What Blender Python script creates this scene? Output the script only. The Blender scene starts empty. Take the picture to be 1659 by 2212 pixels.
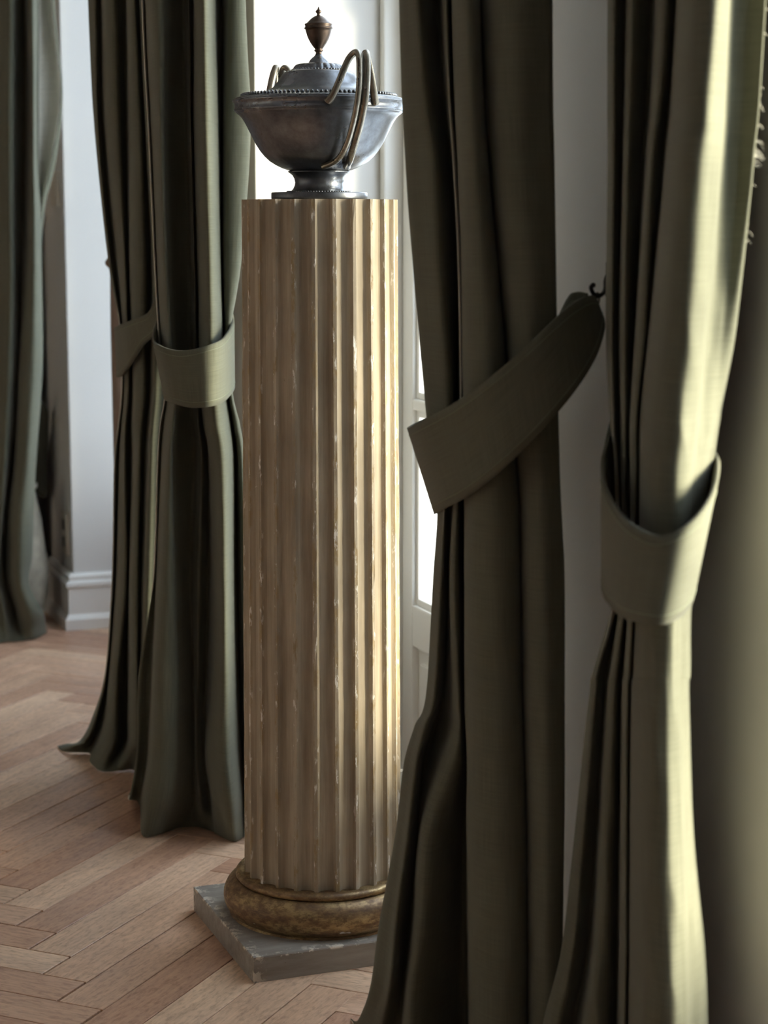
import bpy, bmesh, math, random
from mathutils import Vector, Matrix, noise

random.seed(7)
SC = bpy.context.scene
COL = SC.collection

# ------------------------------------------------------------------ camera, world, sun, exposure
# World axes: +y runs along the window wall away from the camera, +x points out of the windows, floor z = 0.
FPX, HOR, EYE, YAW = 4200.0, 478.0, 1.15, math.radians(21.0)
PITCH = math.atan((1106 - HOR) / FPX)
cam_d = bpy.data.cameras.new('camera')
cam_d.sensor_fit = 'VERTICAL'
cam_d.sensor_height = 36.0
cam_d.lens = FPX / 2212 * 36.0
cam_d.clip_start = 0.05
cam_d.dof.use_dof = True
cam_d.dof.focus_distance = 3.0
cam_d.dof.aperture_fstop = 5.4
cam = bpy.data.objects.new('camera', cam_d)
cam.location = (0, 0, EYE)
cam.rotation_euler = (math.pi / 2 - PITCH, 0, -YAW)
COL.objects.link(cam)
SC.camera = cam

SC.view_settings.view_transform = 'Standard'
SC.view_settings.look = 'None'
SC.view_settings.gamma = 1.0
SC.view_settings.use_curve_mapping = False
SC.view_settings.exposure = 0.30

world = bpy.data.worlds.new('overcast_sky')
SC.world = world
world.use_nodes = True
wb = world.node_tree.nodes['Background']
wb.inputs[0].default_value = (0.74, 0.86, 1.0, 1)
wb.inputs[1].default_value = 5.6

sun_d = bpy.data.lights.new('hazy_sun_offscreen', 'SUN')
sun_d.energy = 27.0
sun_d.angle = math.radians(32)
sun_d.color = (1.0, 0.88, 0.64)
sun = bpy.data.objects.new('hazy_sun_offscreen', sun_d)
sun.rotation_euler = Vector((-0.80, 0.50, -0.14)).to_track_quat('-Z', 'Y').to_euler()
sun.location = (4, -3, 5)
COL.objects.link(sun)

try:
    SC.cycles.use_denoising = True
    SC.cycles.denoiser = 'OPENIMAGEDENOISE'
    SC.cycles.max_bounces = 10
    SC.cycles.diffuse_bounces = 6
    SC.cycles.caustics_reflective = False
    SC.cycles.caustics_refractive = False
except Exception:
    pass

# ------------------------------------------------------------------ measuring helper
cY, sY = math.cos(YAW), math.sin(YAW)
def ray(x, y):
    u = (x - 829.5) / FPX
    v = (1106 - y) / FPX
    return u, math.cos(PITCH) + v * math.sin(PITCH), v * math.cos(PITCH) - math.sin(PITCH)
def to_world(X, Y, z):
    return Vector((X * cY + Y * sY, -X * sY + Y * cY, z))
def at(x, y, D):
    """a surveyed point of the photograph, D metres straight ahead of the camera"""
    u, f, up = ray(x, y)
    t = D / f
    return to_world(u * t, D, EYE + up * t)
def ground(x, y, z=0.0):
    u, f, up = ray(x, y)
    t = (z - EYE) / up
    return to_world(u * t, f * t, z)

# ------------------------------------------------------------------ mesh helpers
def tag(o, label=None, cat=None, group=None, kind=None):
    if label: o['label'] = label
    if cat: o['category'] = cat
    if group: o['group'] = group
    if kind: o['kind'] = kind
    return o
def link(name, me, mat=None, parent=None, smooth=False):
    o = bpy.data.objects.new(name, me)
    COL.objects.link(o)
    if mat is not None and not me.materials:
        for m in (mat if isinstance(mat, (list, tuple)) else [mat]):
            me.materials.append(m)
    if smooth:
        for p in me.polygons: p.use_smooth = True
    if parent is not None: o.parent = parent
    return o
def mesh(name, verts, faces):
    me = bpy.data.meshes.new(name)
    me.from_pydata([tuple(v) for v in verts], [], faces)
    me.update()
    return me
def bobj(name, bm, mat=None, parent=None, smooth=False):
    bmesh.ops.recalc_face_normals(bm, faces=bm.faces[:])
    me = bpy.data.meshes.new(name)
    bm.to_mesh(me); bm.free()
    return link(name, me, mat, parent, smooth)
def empty(name, loc=(0, 0, 0)):
    o = bpy.data.objects.new(name, None)
    o.empty_display_size = 0.1
    o.location = loc
    COL.objects.link(o)
    return o
def add_box(bm, lo, hi, bevel=0.0):
    r = bmesh.ops.create_cube(bm, size=1.0)
    vs = r['verts']
    for v in vs:
        v.co = Vector([lo[i] + (v.co[i] + 0.5) * (hi[i] - lo[i]) for i in range(3)])
    if bevel > 0:
        es = list({e for v in vs for e in v.link_edges})
        bmesh.ops.bevel(bm, geom=es, offset=bevel, segments=2, affect='EDGES', profile=0.6)
def box(name, lo, hi, mat, parent=None, bevel=0.0):
    bm = bmesh.new()
    add_box(bm, lo, hi, bevel)
    return bobj(name, bm, mat, parent)
def lathe_mesh(name, prof, seg=96, mod=None):
    """prof: list of (r, z); mod(i, ang, r) -> r"""
    verts, faces = [], []
    n = len(prof)
    for i, (r, z) in enumerate(prof):
        for k in range(seg):
            a = 2 * math.pi * k / seg
            rr = mod(i, a, r) if mod else r
            verts.append((rr * math.cos(a), rr * math.sin(a), z))
    for i in range(n - 1):
        for k in range(seg):
            k2 = (k + 1) % seg
            faces.append((i * seg + k, i * seg + k2, (i + 1) * seg + k2, (i + 1) * seg + k))
    faces.append(tuple(range(seg - 1, -1, -1)))
    faces.append(tuple((n - 1) * seg + k for k in range(seg)))
    return mesh(name, verts, faces)
def crom(p0, p1, p2, p3, t):
    return 0.5 * ((2 * p1) + (p2 - p0) * t + (2 * p0 - 5 * p1 + 4 * p2 - p3) * t * t + (3 * p1 - p0 - 3 * p2 + p3) * t ** 3)
def spline(pts, sub):
    out = []
    n = len(pts)
    for i in range(n - 1):
        p0 = pts[max(i - 1, 0)]; p1 = pts[i]; p2 = pts[i + 1]; p3 = pts[min(i + 2, n - 1)]
        for k in range(sub):
            out.append(crom(p0, p1, p2, p3, k / sub))
    out.append(pts[-1])
    return out
def tube_mesh(name, pts, radii, seg=10, flat=1.0):
    verts, faces = [], []
    n = len(pts)
    if not isinstance(radii, (list, tuple)): radii = [radii] * n
    up = Vector((0.13, 0.21, 0.97))
    prev = None
    for i, p in enumerate(pts):
        d = (pts[min(i + 1, n - 1)] - pts[max(i - 1, 0)]).normalized()
        a = d.cross(up) if prev is None else prev - d * prev.dot(d)
        a = a.normalized(); b = d.cross(a).normalized(); prev = a
        for k in range(seg):
            th = 2 * math.pi * k / seg
            verts.append(p + (a * math.cos(th) + b * math.sin(th) * flat) * radii[i])
    for i in range(n - 1):
        for k in range(seg):
            k2 = (k + 1) % seg
            faces.append((i * seg + k, i * seg + k2, (i + 1) * seg + k2, (i + 1) * seg + k))
    faces.append(tuple(range(seg - 1, -1, -1)))
    faces.append(tuple((n - 1) * seg + k for k in range(seg)))
    return mesh(name, verts, faces)

# ------------------------------------------------------------------ materials
def mat_new(name):
    m = bpy.data.materials.new(name)
    m.use_nodes = True
    nt = m.node_tree
    return m, nt, nt.nodes['Principled BSDF']
def N(nt, typ, **kw):
    n = nt.nodes.new(typ)
    for k, v in kw.items():
        if k in n.inputs: n.inputs[k].default_value = v
        else: setattr(n, k, v)
    return n
def L(nt, a, b): nt.links.new(a, b)
def ramp(nt, fac, stops):
    r = nt.nodes.new('ShaderNodeValToRGB')
    els = r.color_ramp.elements
    while len(els) < len(stops): els.new(0.5)
    for e, (p, c) in zip(els, stops):
        e.position = p
        e.color = (*c, 1) if len(c) == 3 else c
    L(nt, fac, r.inputs[0])
    return r
def mixc(nt, fac, a, b, mode='MIX'):
    m = nt.nodes.new('ShaderNodeMix'); m.data_type = 'RGBA'; m.blend_type = mode
    for sock, val in ((m.inputs[0], fac), (m.inputs[6], a), (m.inputs[7], b)):
        if hasattr(val, 'links') or isinstance(val, bpy.types.NodeSocket): L(nt, val, sock)
        elif isinstance(val, (int, float)): sock.default_value = val
        else: sock.default_value = (*val, 1)
    return m.outputs[2]
def mapping(nt, src, scale, loc=(0, 0, 0)):
    mp = nt.nodes.new('ShaderNodeMapping')
    mp.inputs['Scale'].default_value = scale
    mp.inputs['Location'].default_value = loc
    L(nt, src, mp.inputs[0])
    return mp.outputs[0]
def noise_tex(nt, vec, scale, detail=4, rough=0.55):
    n = nt.nodes.new('ShaderNodeTexNoise')
    n.inputs['Scale'].default_value = scale
    n.inputs['Detail'].default_value = detail
    n.inputs['Roughness'].default_value = rough
    L(nt, vec, n.inputs['Vector'])
    return n.outputs[0]
def bump(nt, height, strength, dist, b):
    n = nt.nodes.new('ShaderNodeBump')
    n.inputs['Strength'].default_value = strength
    n.inputs['Distance'].default_value = dist
    L(nt, height, n.inputs['Height'])
    L(nt, n.outputs[0], b.inputs['Normal'])
    return n

def m_plain(name, col, rough=0.6, metal=0.0, var=0.08, scale=6.0, bmp=0.0):
    m, nt, b = mat_new(name)
    co = nt.nodes.new('ShaderNodeTexCoord').outputs['Object']
    f = noise_tex(nt, co, scale, 5)
    c = mixc(nt, f, [x * (1 - var) for x in col], [min(1, x * (1 + var)) for x in col])
    L(nt, c, b.inputs['Base Color'])
    b.inputs['Roughness'].default_value = rough
    b.inputs['Metallic'].default_value = metal
    if bmp: bump(nt, noise_tex(nt, co, scale * 8, 4), bmp, 0.002, b)
    return m

def m_linen(name, col):
    m, nt, b = mat_new(name)
    uv = nt.nodes.new('ShaderNodeUVMap').outputs[0]
    weft = noise_tex(nt, mapping(nt, uv, (14, 900, 1)), 1.0, 3, 0.6)     # slubby horizontal threads
    warp = noise_tex(nt, mapping(nt, uv, (900, 14, 1), (3, 7, 0)), 1.0, 3, 0.6)
    blot = noise_tex(nt, uv, 5.0, 4)
    add = N(nt, 'ShaderNodeMath', operation='ADD'); L(nt, weft, add.inputs[0]); L(nt, warp, add.inputs[1])
    half = N(nt, 'ShaderNodeMath', operation='MULTIPLY'); L(nt, add.outputs[0], half.inputs[0]); half.inputs[1].default_value = 0.5
    r = ramp(nt, half.outputs[0], [(0.3, [c * 0.72 for c in col]), (0.7, [min(1, c * 1.28) for c in col])])
    c2 = mixc(nt, blot, [0.90, 0.90, 0.92], [1.08, 1.08, 1.04])
    c3 = mixc(nt, 1.0, r.outputs[0], c2, 'MULTIPLY')
    L(nt, c3, b.inputs['Base Color'])
    b.inputs['Roughness'].default_value = 0.9
    b.inputs['Specular IOR Level'].default_value = 0.15
    b.inputs['Sheen Weight'].default_value = 0.12
    b.inputs['Sheen Roughness'].default_value = 0.5
    bump(nt, half.outputs[0], 0.35, 0.0008, b)
    return m

def m_oak(name, use_object):
    m, nt, b = mat_new(name)
    tc = nt.nodes.new('ShaderNodeTexCoord')
    if use_object:
        oi = nt.nodes.new('ShaderNodeObjectInfo')
        rnd = oi.outputs['Random']; vec = tc.outputs['Object']
    else:
        at_ = nt.nodes.new('ShaderNodeAttribute'); at_.attribute_name = 'rnd'
        rnd = at_.outputs['Fac']
        uvn = nt.nodes.new('ShaderNodeUVMap'); vec = uvn.outputs[0]
    off = nt.nodes.new('ShaderNodeVectorMath'); off.operation = 'MULTIPLY_ADD'
    cmb = nt.nodes.new('ShaderNodeCombineXYZ')
    for i in range(3): L(nt, rnd, cmb.inputs[i])
    L(nt, cmb.outputs[0], off.inputs[0]); off.inputs[1].default_value = (37, 53, 19); L(nt, vec, off.inputs[2])
    v = off.outputs[0]
    grain = noise_tex(nt, mapping(nt, v, (9, 120, 40)), 1.0, 6, 0.65)
    fleck = noise_tex(nt, mapping(nt, v, (55, 160, 60)), 1.0, 3, 0.6)
    cloud = noise_tex(nt, mapping(nt, v, (6, 14, 5)), 1.0, 3)
    base = ramp(nt, rnd, [(0.0, (0.50, 0.295, 0.200)), (0.35, (0.60, 0.385, 0.265)), (0.7, (0.67, 0.455, 0.315)), (1.0, (0.75, 0.535, 0.375))])
    g = ramp(nt, grain, [(0.25, (0.74, 0.70, 0.68)), (0.55, (1.0, 1.0, 1.0)), (0.8, (1.10, 1.08, 1.06))])
    fl = ramp(nt, fleck, [(0.30, (0.72, 0.68, 0.66)), (0.5, (1, 1, 1)), (0.75, (1.10, 1.10, 1.10))])
    cl = ramp(nt, cloud, [(0.25, (0.85, 0.83, 0.84)), (0.75, (1.12, 1.12, 1.12))])
    c = mixc(nt, 1.0, base.outputs[0], g.outputs[0], 'MULTIPLY')
    c = mixc(nt, 1.0, c, fl.outputs[0], 'MULTIPLY')
    c = mixc(nt, 1.0, c, cl.outputs[0], 'MULTIPLY')
    L(nt, c, b.inputs['Base Color'])
    rr = ramp(nt, cloud, [(0.3, (0.34,) * 3), (0.7, (0.50,) * 3)])
    L(nt, rr.outputs[0], b.inputs['Roughness'])
    b.inputs['Specular IOR Level'].default_value = 0.45
    bump(nt, grain, 0.12, 0.001, b)
    return m

def m_column():
    m, nt, b = mat_new('chipped_cream_paint')
    co = nt.nodes.new('ShaderNodeTexCoord').outputs['Object']
    at_ = nt.nodes.new('ShaderNodeAttribute'); at_.attribute_name = 'fillet'
    ed = at_.outputs['Fac']
    streak = noise_tex(nt, mapping(nt, co, (60, 60, 3)), 1.0, 5, 0.6)
    blot = noise_tex(nt, co, 9.0, 5)
    base = ramp(nt, streak, [(0.3, (0.29, 0.240, 0.183)), (0.5, (0.40, 0.340, 0.260)), (0.75, (0.56, 0.490, 0.39))])
    c = mixc(nt, 1.0, base.outputs[0], ramp(nt, blot, [(0.25, (0.82, 0.79, 0.76)), (0.7, (1.08, 1.06, 1.02))]).outputs[0], 'MULTIPLY')
    # worn fillets: ochre underpaint, then bright gesso chips
    n1 = noise_tex(nt, mapping(nt, co, (70, 70, 22)), 1.0, 6, 0.7)
    w1 = ramp(nt, n1, [(0.50, (0, 0, 0)), (0.60, (1, 1, 1))])
    f1 = N(nt, 'ShaderNodeMath', operation='MULTIPLY'); L(nt, w1.outputs[0], f1.inputs[0]); L(nt, ed, f1.inputs[1])
    c = mixc(nt, f1.outputs[0], c, (0.34, 0.25, 0.14))
    n2 = noise_tex(nt, mapping(nt, co, (110, 110, 30), (5, 2, 8)), 1.0, 6, 0.7)
    w2 = ramp(nt, n2, [(0.58, (0, 0, 0)), (0.63, (1, 1, 1))])
    f2 = N(nt, 'ShaderNodeMath', operation='MULTIPLY'); L(nt, w2.outputs[0], f2.inputs[0]); L(nt, ed, f2.inputs[1])
    c = mixc(nt, f2.outputs[0], c, (0.78, 0.74, 0.68))
    n3 = noise_tex(nt, mapping(nt, co, (40, 40, 30), (9, 1, 3)), 1.0, 6, 0.75)
    w3 = ramp(nt, n3, [(0.735, (0, 0, 0)), (0.75, (1, 1, 1))])
    c = mixc(nt, w3.outputs[0], c, (0.80, 0.74, 0.64))
    n4 = noise_tex(nt, mapping(nt, co, (45, 45, 26), (2, 6, 12)), 1.0, 5, 0.7)
    w4 = ramp(nt, n4, [(0.735, (0, 0, 0)), (0.75, (1, 1, 1))])
    c = mixc(nt, w4.outputs[0], c, (0.10, 0.07, 0.05))
    L(nt, c, b.inputs['Base Color'])
    b.inputs['Roughness'].default_value = 0.62
    b.inputs['Specular IOR Level'].default_value = 0.3
    s = N(nt, 'ShaderNodeMath', operation='SUBTRACT'); L(nt, streak, s.inputs[0]); L(nt, f1.outputs[0], s.inputs[1])
    bump(nt, s.outputs[0], 0.35, 0.0015, b)
    return m

def m_gilt():
    m, nt, b = mat_new('worn_gilding')
    co = nt.nodes.new('ShaderNodeTexCoord').outputs['Object']
    a = noise_tex(nt, mapping(nt, co, (16, 16, 60)), 1.0, 6, 0.7)
    k = noise_tex(nt, mapping(nt, co, (70, 70, 120), (3, 1, 4)), 1.0, 6, 0.75)
    base = ramp(nt, a, [(0.28, (0.075, 0.042, 0.024)), (0.45, (0.22, 0.135, 0.066)), (0.60, (0.42, 0.30, 0.15)), (0.8, (0.58, 0.46, 0.27))])
    c = mixc(nt, ramp(nt, k, [(0.42, (0.65,) * 3), (0.55, (0, 0, 0))]).outputs[0], base.outputs[0], (0.10, 0.055, 0.03))
    n3 = noise_tex(nt, mapping(nt, co, (24, 24, 50), (4.4, 1.2, 3)), 1.0, 3, 0.5)
    w3 = ramp(nt, n3, [(0.74, (0, 0, 0)), (0.76, (1, 1, 1))])
    c = mixc(nt, w3.outputs[0], c, (0.62, 0.60, 0.58))
    L(nt, c, b.inputs['Base Color'])
    mm = ramp(nt, a, [(0.4, (0.25,) * 3), (0.65, (0.75,) * 3)])
    L(nt, mm.outputs[0], b.inputs['Metallic'])
    rr = ramp(nt, k, [(0.35, (0.55,) * 3), (0.7, (0.36,) * 3)])
    L(nt, rr.outputs[0], b.inputs['Roughness'])
    bump(nt, k, 0.25, 0.001, b)
    return m

def m_pewter(name, lo, hi, rlo=0.22, rhi=0.42):
    m, nt, b = mat_new(name)
    co = nt.nodes.new('ShaderNodeTexCoord').outputs['Object']
    a = noise_tex(nt, co, 16.0, 6, 0.65)
    k = noise_tex(nt, co, 90.0, 5, 0.7)
    c = ramp(nt, a, [(0.3, lo), (0.7, hi)])
    c2 = mixc(nt, 1.0, c.outputs[0], ramp(nt, k, [(0.3, (0.8, 0.78, 0.76)), (0.6, (1.05,) * 3)]).outputs[0], 'MULTIPLY')
    L(nt, c2, b.inputs['Base Color'])
    b.inputs['Metallic'].default_value = 0.92
    L(nt, ramp(nt, a, [(0.3, (rhi,) * 3), (0.7, (rlo,) * 3)]).outputs[0], b.inputs['Roughness'])
    bump(nt, k, 0.06, 0.0006, b)
    return m

def m_plinth():
    m, nt, b = mat_new('grey_painted_plinth')
    co = nt.nodes.new('ShaderNodeTexCoord').outputs['Object']
    a = noise_tex(nt, mapping(nt, co, (9, 60, 60)), 1.0, 5, 0.65)
    k = noise_tex(nt, co, 60.0, 6, 0.7)
    c = ramp(nt, a, [(0.3, (0.215, 0.190, 0.165)), (0.7, (0.330, 0.305, 0.280))])
    c2 = mixc(nt, ramp(nt, k, [(0.70, (0, 0, 0)), (0.72, (1, 1, 1))]).outputs[0], c.outputs[0], (0.05, 0.04, 0.035))
    at_ = nt.nodes.new('ShaderNodeAttribute'); at_.attribute_name = 'fillet'
    f = N(nt, 'ShaderNodeMath', operation='MULTIPLY')
    L(nt, ramp(nt, k, [(0.52, (0, 0, 0)), (0.56, (1, 1, 1))]).outputs[0], f.inputs[0]); L(nt, at_.outputs['Fac'], f.inputs[1])
    c2 = mixc(nt, f.outputs[0], c2, (0.66, 0.60, 0.52))
    L(nt, c2, b.inputs['Base Color'])
    b.inputs['Roughness'].default_value = 0.5
    bump(nt, k, 0.15, 0.001, b)
    return m

def m_glass():
    m, nt, b = mat_new('window_glass')
    out = nt.nodes['Material Output']
    nt.nodes.remove(b)
    tr = nt.nodes.new('ShaderNodeBsdfTransparent'); tr.inputs[0].default_value = (0.97, 0.985, 0.98, 1)
    gl = nt.nodes.new('ShaderNodeBsdfGlossy'); gl.inputs['Roughness'].default_value = 0.03
    co = nt.nodes.new('ShaderNodeTexCoord').outputs['Object']
    nn = noise_tex(nt, co, 3.0, 2)
    lw = nt.nodes.new('ShaderNodeLayerWeight'); lw.inputs[0].default_value = 0.5
    pw = N(nt, 'ShaderNodeMath', operation='POWER'); L(nt, lw.outputs['Facing'], pw.inputs[0]); pw.inputs[1].default_value = 5.0
    fr = N(nt, 'ShaderNodeMath', operation='MULTIPLY_ADD'); L(nt, pw.outputs[0], fr.inputs[0]); fr.inputs[1].default_value = 0.6; fr.inputs[2].default_value = 0.03
    bp = nt.nodes.new('ShaderNodeBump'); bp.inputs['Strength'].default_value = 0.05; L(nt, nn, bp.inputs['Height']); L(nt, bp.outputs[0], gl.inputs['Normal'])
    mx = nt.nodes.new('ShaderNodeMixShader')
    L(nt, fr.outputs[0], mx.inputs[0]); L(nt, tr.outputs[0], mx.inputs[1]); L(nt, gl.outputs[0], mx.inputs[2])
    L(nt, mx.outputs[0], out.inputs['Surface'])
    return m

M = {}
M['wall'] = m_plain('cream_wall_paint', (0.62, 0.605, 0.595), 0.7, var=0.03, scale=2.0, bmp=0.05)
M['joinery'] = m_plain('white_gloss_paint', (0.78, 0.77, 0.755), 0.38, var=0.03, scale=4.0, bmp=0.03)
M['ceiling'] = m_plain('ceiling_paint', (0.72, 0.71, 0.69), 0.85, var=0.02)
M['roomwall'] = M['wall']
M['subfloor'] = m_plain('dark_floor_joint', (0.025, 0.016, 0.012), 0.9)
M['terrace'] = m_plain('pale_terrace_stone', (0.66, 0.67, 0.67), 0.85, var=0.06, scale=1.5)
LINEN = (0.103, 0.105, 0.078)
M['linen'] = m_linen('olive_green_linen', LINEN)
M['lining'] = m_linen('ivory_curtain_lining', (0.62, 0.60, 0.54))
M['oak'] = m_oak('oak_parquet', True)
M['oak_field'] = m_oak('oak_parquet_field', False)
M['column'] = m_column()
M['gilt'] = m_gilt()
M['plinth'] = m_plinth()
M['pewter'] = m_pewter('tarnished_pewter', (0.080, 0.086, 0.100), (0.21, 0.225, 0.255))
M['bronze'] = m_pewter('brown_bronze', (0.045, 0.034, 0.030), (0.11, 0.082, 0.066), 0.3, 0.5)
M['brass'] = m_pewter('worn_brass_silver', (0.16, 0.14, 0.11), (0.34, 0.32, 0.28), 0.2, 0.36)
M['iron'] = m_plain('black_iron', (0.03, 0.027, 0.025), 0.45, 0.6)
M['darkwood'] = m_plain('black_stained_wood', (0.018, 0.018, 0.022), 0.55, var=0.3, scale=12)
M['brownwood'] = m_plain('brown_wood', (0.16, 0.105, 0.075), 0.5, var=0.35, scale=14)
M['plate'] = m_plain('cream_plastic', (0.60, 0.55, 0.48), 0.4, var=0.04)
M['jar'] = m_plain('mottled_stoneware', (0.36, 0.33, 0.27), 0.55, var=0.6, scale=22, bmp=0.3)
M['thread'] = m_plain('green_thread', (0.15, 0.165, 0.115), 0.85)
M['glass'] = m_glass()

# ------------------------------------------------------------------ the setting
WX0, WX1 = 1.125, 1.44          # room face and window-frame plane of the window wall
CEIL = 3.1
RX = -3.4                        # opposite wall
RY0, RY1 = -3.2, 8.4
OPEN = [(0.60, 1.745), (2.42, 3.62), (4.20, 5.40)]   # window openings along the wall
HEAD = 2.75

def struct(o): return tag(o, kind='structure')
struct(box('ceiling', (RX - 0.1, RY0 - 0.1, CEIL), (WX1 + 0.07, RY1 + 0.1, CEIL + 0.1), M['ceiling']))
struct(box('wall_back', (RX - 0.1, RY0 - 0.1, 0), (RX, RY1 + 0.1, CEIL), M['roomwall']))
struct(box('wall_near', (RX, RY0 - 0.1, 0), (WX1 + 0.07, RY0, CEIL), M['roomwall']))
struct(box('wall_far', (RX, RY1, 0), (WX1 + 0.07, RY1 + 0.1, CEIL), M['roomwall']))
bm = bmesh.new()
edges = [RY0]
for a, b_ in OPEN: edges += [a, b_]
edges.append(RY1)
for i in range(0, len(edges), 2):
    add_box(bm, (WX0, edges[i], 0), (WX1 + 0.07, edges[i + 1], HEAD), 0.004)
add_box(bm, (WX0, RY0, HEAD), (WX1 + 0.07, RY1, CEIL))
struct(bobj('wall_window', bm, M['wall']))

# baseboards: stepped profile, mitred round each pier
BPROF = [(0.0, 0.0), (0.030, 0.0), (0.030, 0.030), (0.022, 0.040), (0.018, 0.044), (0.018, 0.118), (0.024, 0.124), (0.024, 0.134), (0.014, 0.140), (0.016, 0.152), (0.008, 0.160), (0.0, 0.160)]
def baseboard(name, path):
    """path: list of (x, y) on the wall face, room on the left-hand side of travel"""
    verts, faces = [], []
    n = len(path); m_ = len(BPROF)
    P = [Vector(p) for p in path]
    for i in range(n):
        dirs = []
        if i > 0: dirs.append((P[i] - P[i - 1]).normalized())
        if i < n - 1: dirs.append((P[i + 1] - P[i]).normalized())
        nrm = [Vector((-d.y, d.x)) for d in dirs]
        off = nrm[0] if len(nrm) == 1 else (nrm[0] + nrm[1]) / (1 + nrm[0].dot(nrm[1]))
        for (t, z) in BPROF:
            q = P[i] + off * t
            verts.append((q.x, q.y, z))
    for i in range(n - 1):
        for k in range(m_ - 1):
            faces.append((i * m_ + k, i * m_ + k + 1, (i + 1) * m_ + k + 1, (i + 1) * m_ + k))
    faces.append(tuple(range(m_)))
    faces.append(tuple((n - 1) * m_ + k for k in range(m_ - 1, -1, -1)))
    return struct(link(name, mesh(name, verts, faces), M['joinery']))
piers = [(1.745, 2.42), (3.62, 4.20)]
for k, (a, b_) in enumerate(piers):
    baseboard('baseboard_pier_%s' % 'abc'[k], [(WX1 - 0.07, a), (WX0, a), (WX0, b_), (WX1 - 0.07, b_)])
baseboard('baseboard_far', [(WX1 - 0.07, 5.40), (WX0, 5.40), (WX0, RY1)])
baseboard('baseboard_near', [(WX0, RY0), (WX0, 0.60), (WX1 - 0.07, 0.60)])

# french windows
BARS = [0.393, 0.794, 1.190, 1.590, 1.985, 2.38]
def french_window(idx, y0, y1, xc=WX1, sg=1):
    """sg = +1: the room lies towards -x of the window plane, -1: towards +x"""
    oy = (y0 + y1) / 2
    w = struct(empty('window_%d' % idx, (xc, oy, 0)))
    def part(name, lo, hi, mat=M['joinery'], parent=w, bev=0.004):
        xs = sorted((lo[0] * sg, hi[0] * sg))
        return box(name, (xs[0], lo[1] - oy, lo[2]), (xs[1], hi[1] - oy, hi[2]), mat, parent, bev)
    x0, x1 = -0.06, 0.06
    part('frame_jamb', (x0, y0, 0.0), (x1, y0 + 0.025, HEAD))
    part('frame_jamb', (x0, y1 - 0.025, 0.0), (x1, y1, HEAD))
    part('frame_head', (x0, y0 + 0.025, HEAD - 0.04), (x1, y1 - 0.025, HEAD))
    part('threshold', (x0, y0 + 0.025, 0.0), (x1, y1 - 0.025, 0.035))
    mid = oy
    xl0, xl1 = -0.022, 0.022
    for (a, b_) in ((y0 + 0.027, mid - 0.001), (mid + 0.001, y1 - 0.027)):
        part('bottom_rail', (xl0, a + 0.055, 0.04), (xl1, b_ - 0.055, 0.12))
        part('stile', (xl0, a, 0.04), (xl1, a + 0.055, HEAD - 0.042))
        part('stile', (xl0, b_ - 0.055, 0.04), (xl1, b_, HEAD - 0.042))
        part('lock_rail', (xl0, a + 0.055, BARS[0] - 0.085), (xl1, b_ - 0.055, BARS[0]))
        part('top_rail', (xl0, a + 0.055, HEAD - 0.11), (xl1, b_ - 0.055, HEAD - 0.042))
        # solid lower panel with a raised field
        part('panel', (xl0 + 0.014, a + 0.055, 0.12), (xl1 - 0.014, b_ - 0.055, BARS[0] - 0.085), bev=0.0)
        part('panel_field', (xl0 + 0.004, a + 0.085, 0.15), (xl0 + 0.0145, b_ - 0.085, BARS[0] - 0.115), bev=0.003)
        zs = BARS + [HEAD - 0.11]
        for i in range(len(zs) - 1):
            if i > 0:
                part('glazing_bar', (xl0, a + 0.055, zs[i] - 0.011), (xl1, b_ - 0.055, zs[i] + 0.011))
            za = zs[i] + (0.011 if i else 0.0); zb = zs[i + 1] - (0.011 if i < len(zs) - 2 else 0.0)
            part('pane', (-0.002, a + 0.056, za + 0.001), (0.002, b_ - 0.056, zb - 0.001), M['glass'], bev=0.0)
            # moulded glazing bead round each pane, on the room side
            bmf = bmesh.new()
            t = 0.014
            xs = sorted((-0.014 * sg, -0.002 * sg))
            for lo, hi in (((a + 0.055, za), (a + 0.055 + t, zb)), ((b_ - 0.055 - t, za), (b_ - 0.055, zb)), ((a + 0.055 + t, za), (b_ - 0.055 - t, za + t)), ((a + 0.055 + t, zb - t), (b_ - 0.055 - t, zb))):
                add_box(bmf, (xs[0], lo[0] - oy, lo[1]), (xs[1], hi[0] - oy, hi[1]), 0.003)
            bobj('glazing_bead', bmf, M['joinery'], w)
for i, (a, b_) in enumerate(OPEN): french_window(i + 1, a, b_)

struct(box('ground_terrace', (WX1 + 0.07, -14, -0.22), (16, 24, -0.12), M['terrace']))

# unseen wall added outdoors to keep the sun off the farther windows
struct(box('added_shade_wall', (5.0, 0.80, -0.12), (5.4, 3.9, 4.3), M['terrace'], None, 0.02))

# ------------------------------------------------------------------ herringbone floor
PW, PL, PT = 0.079, 0.53, 0.016
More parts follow.
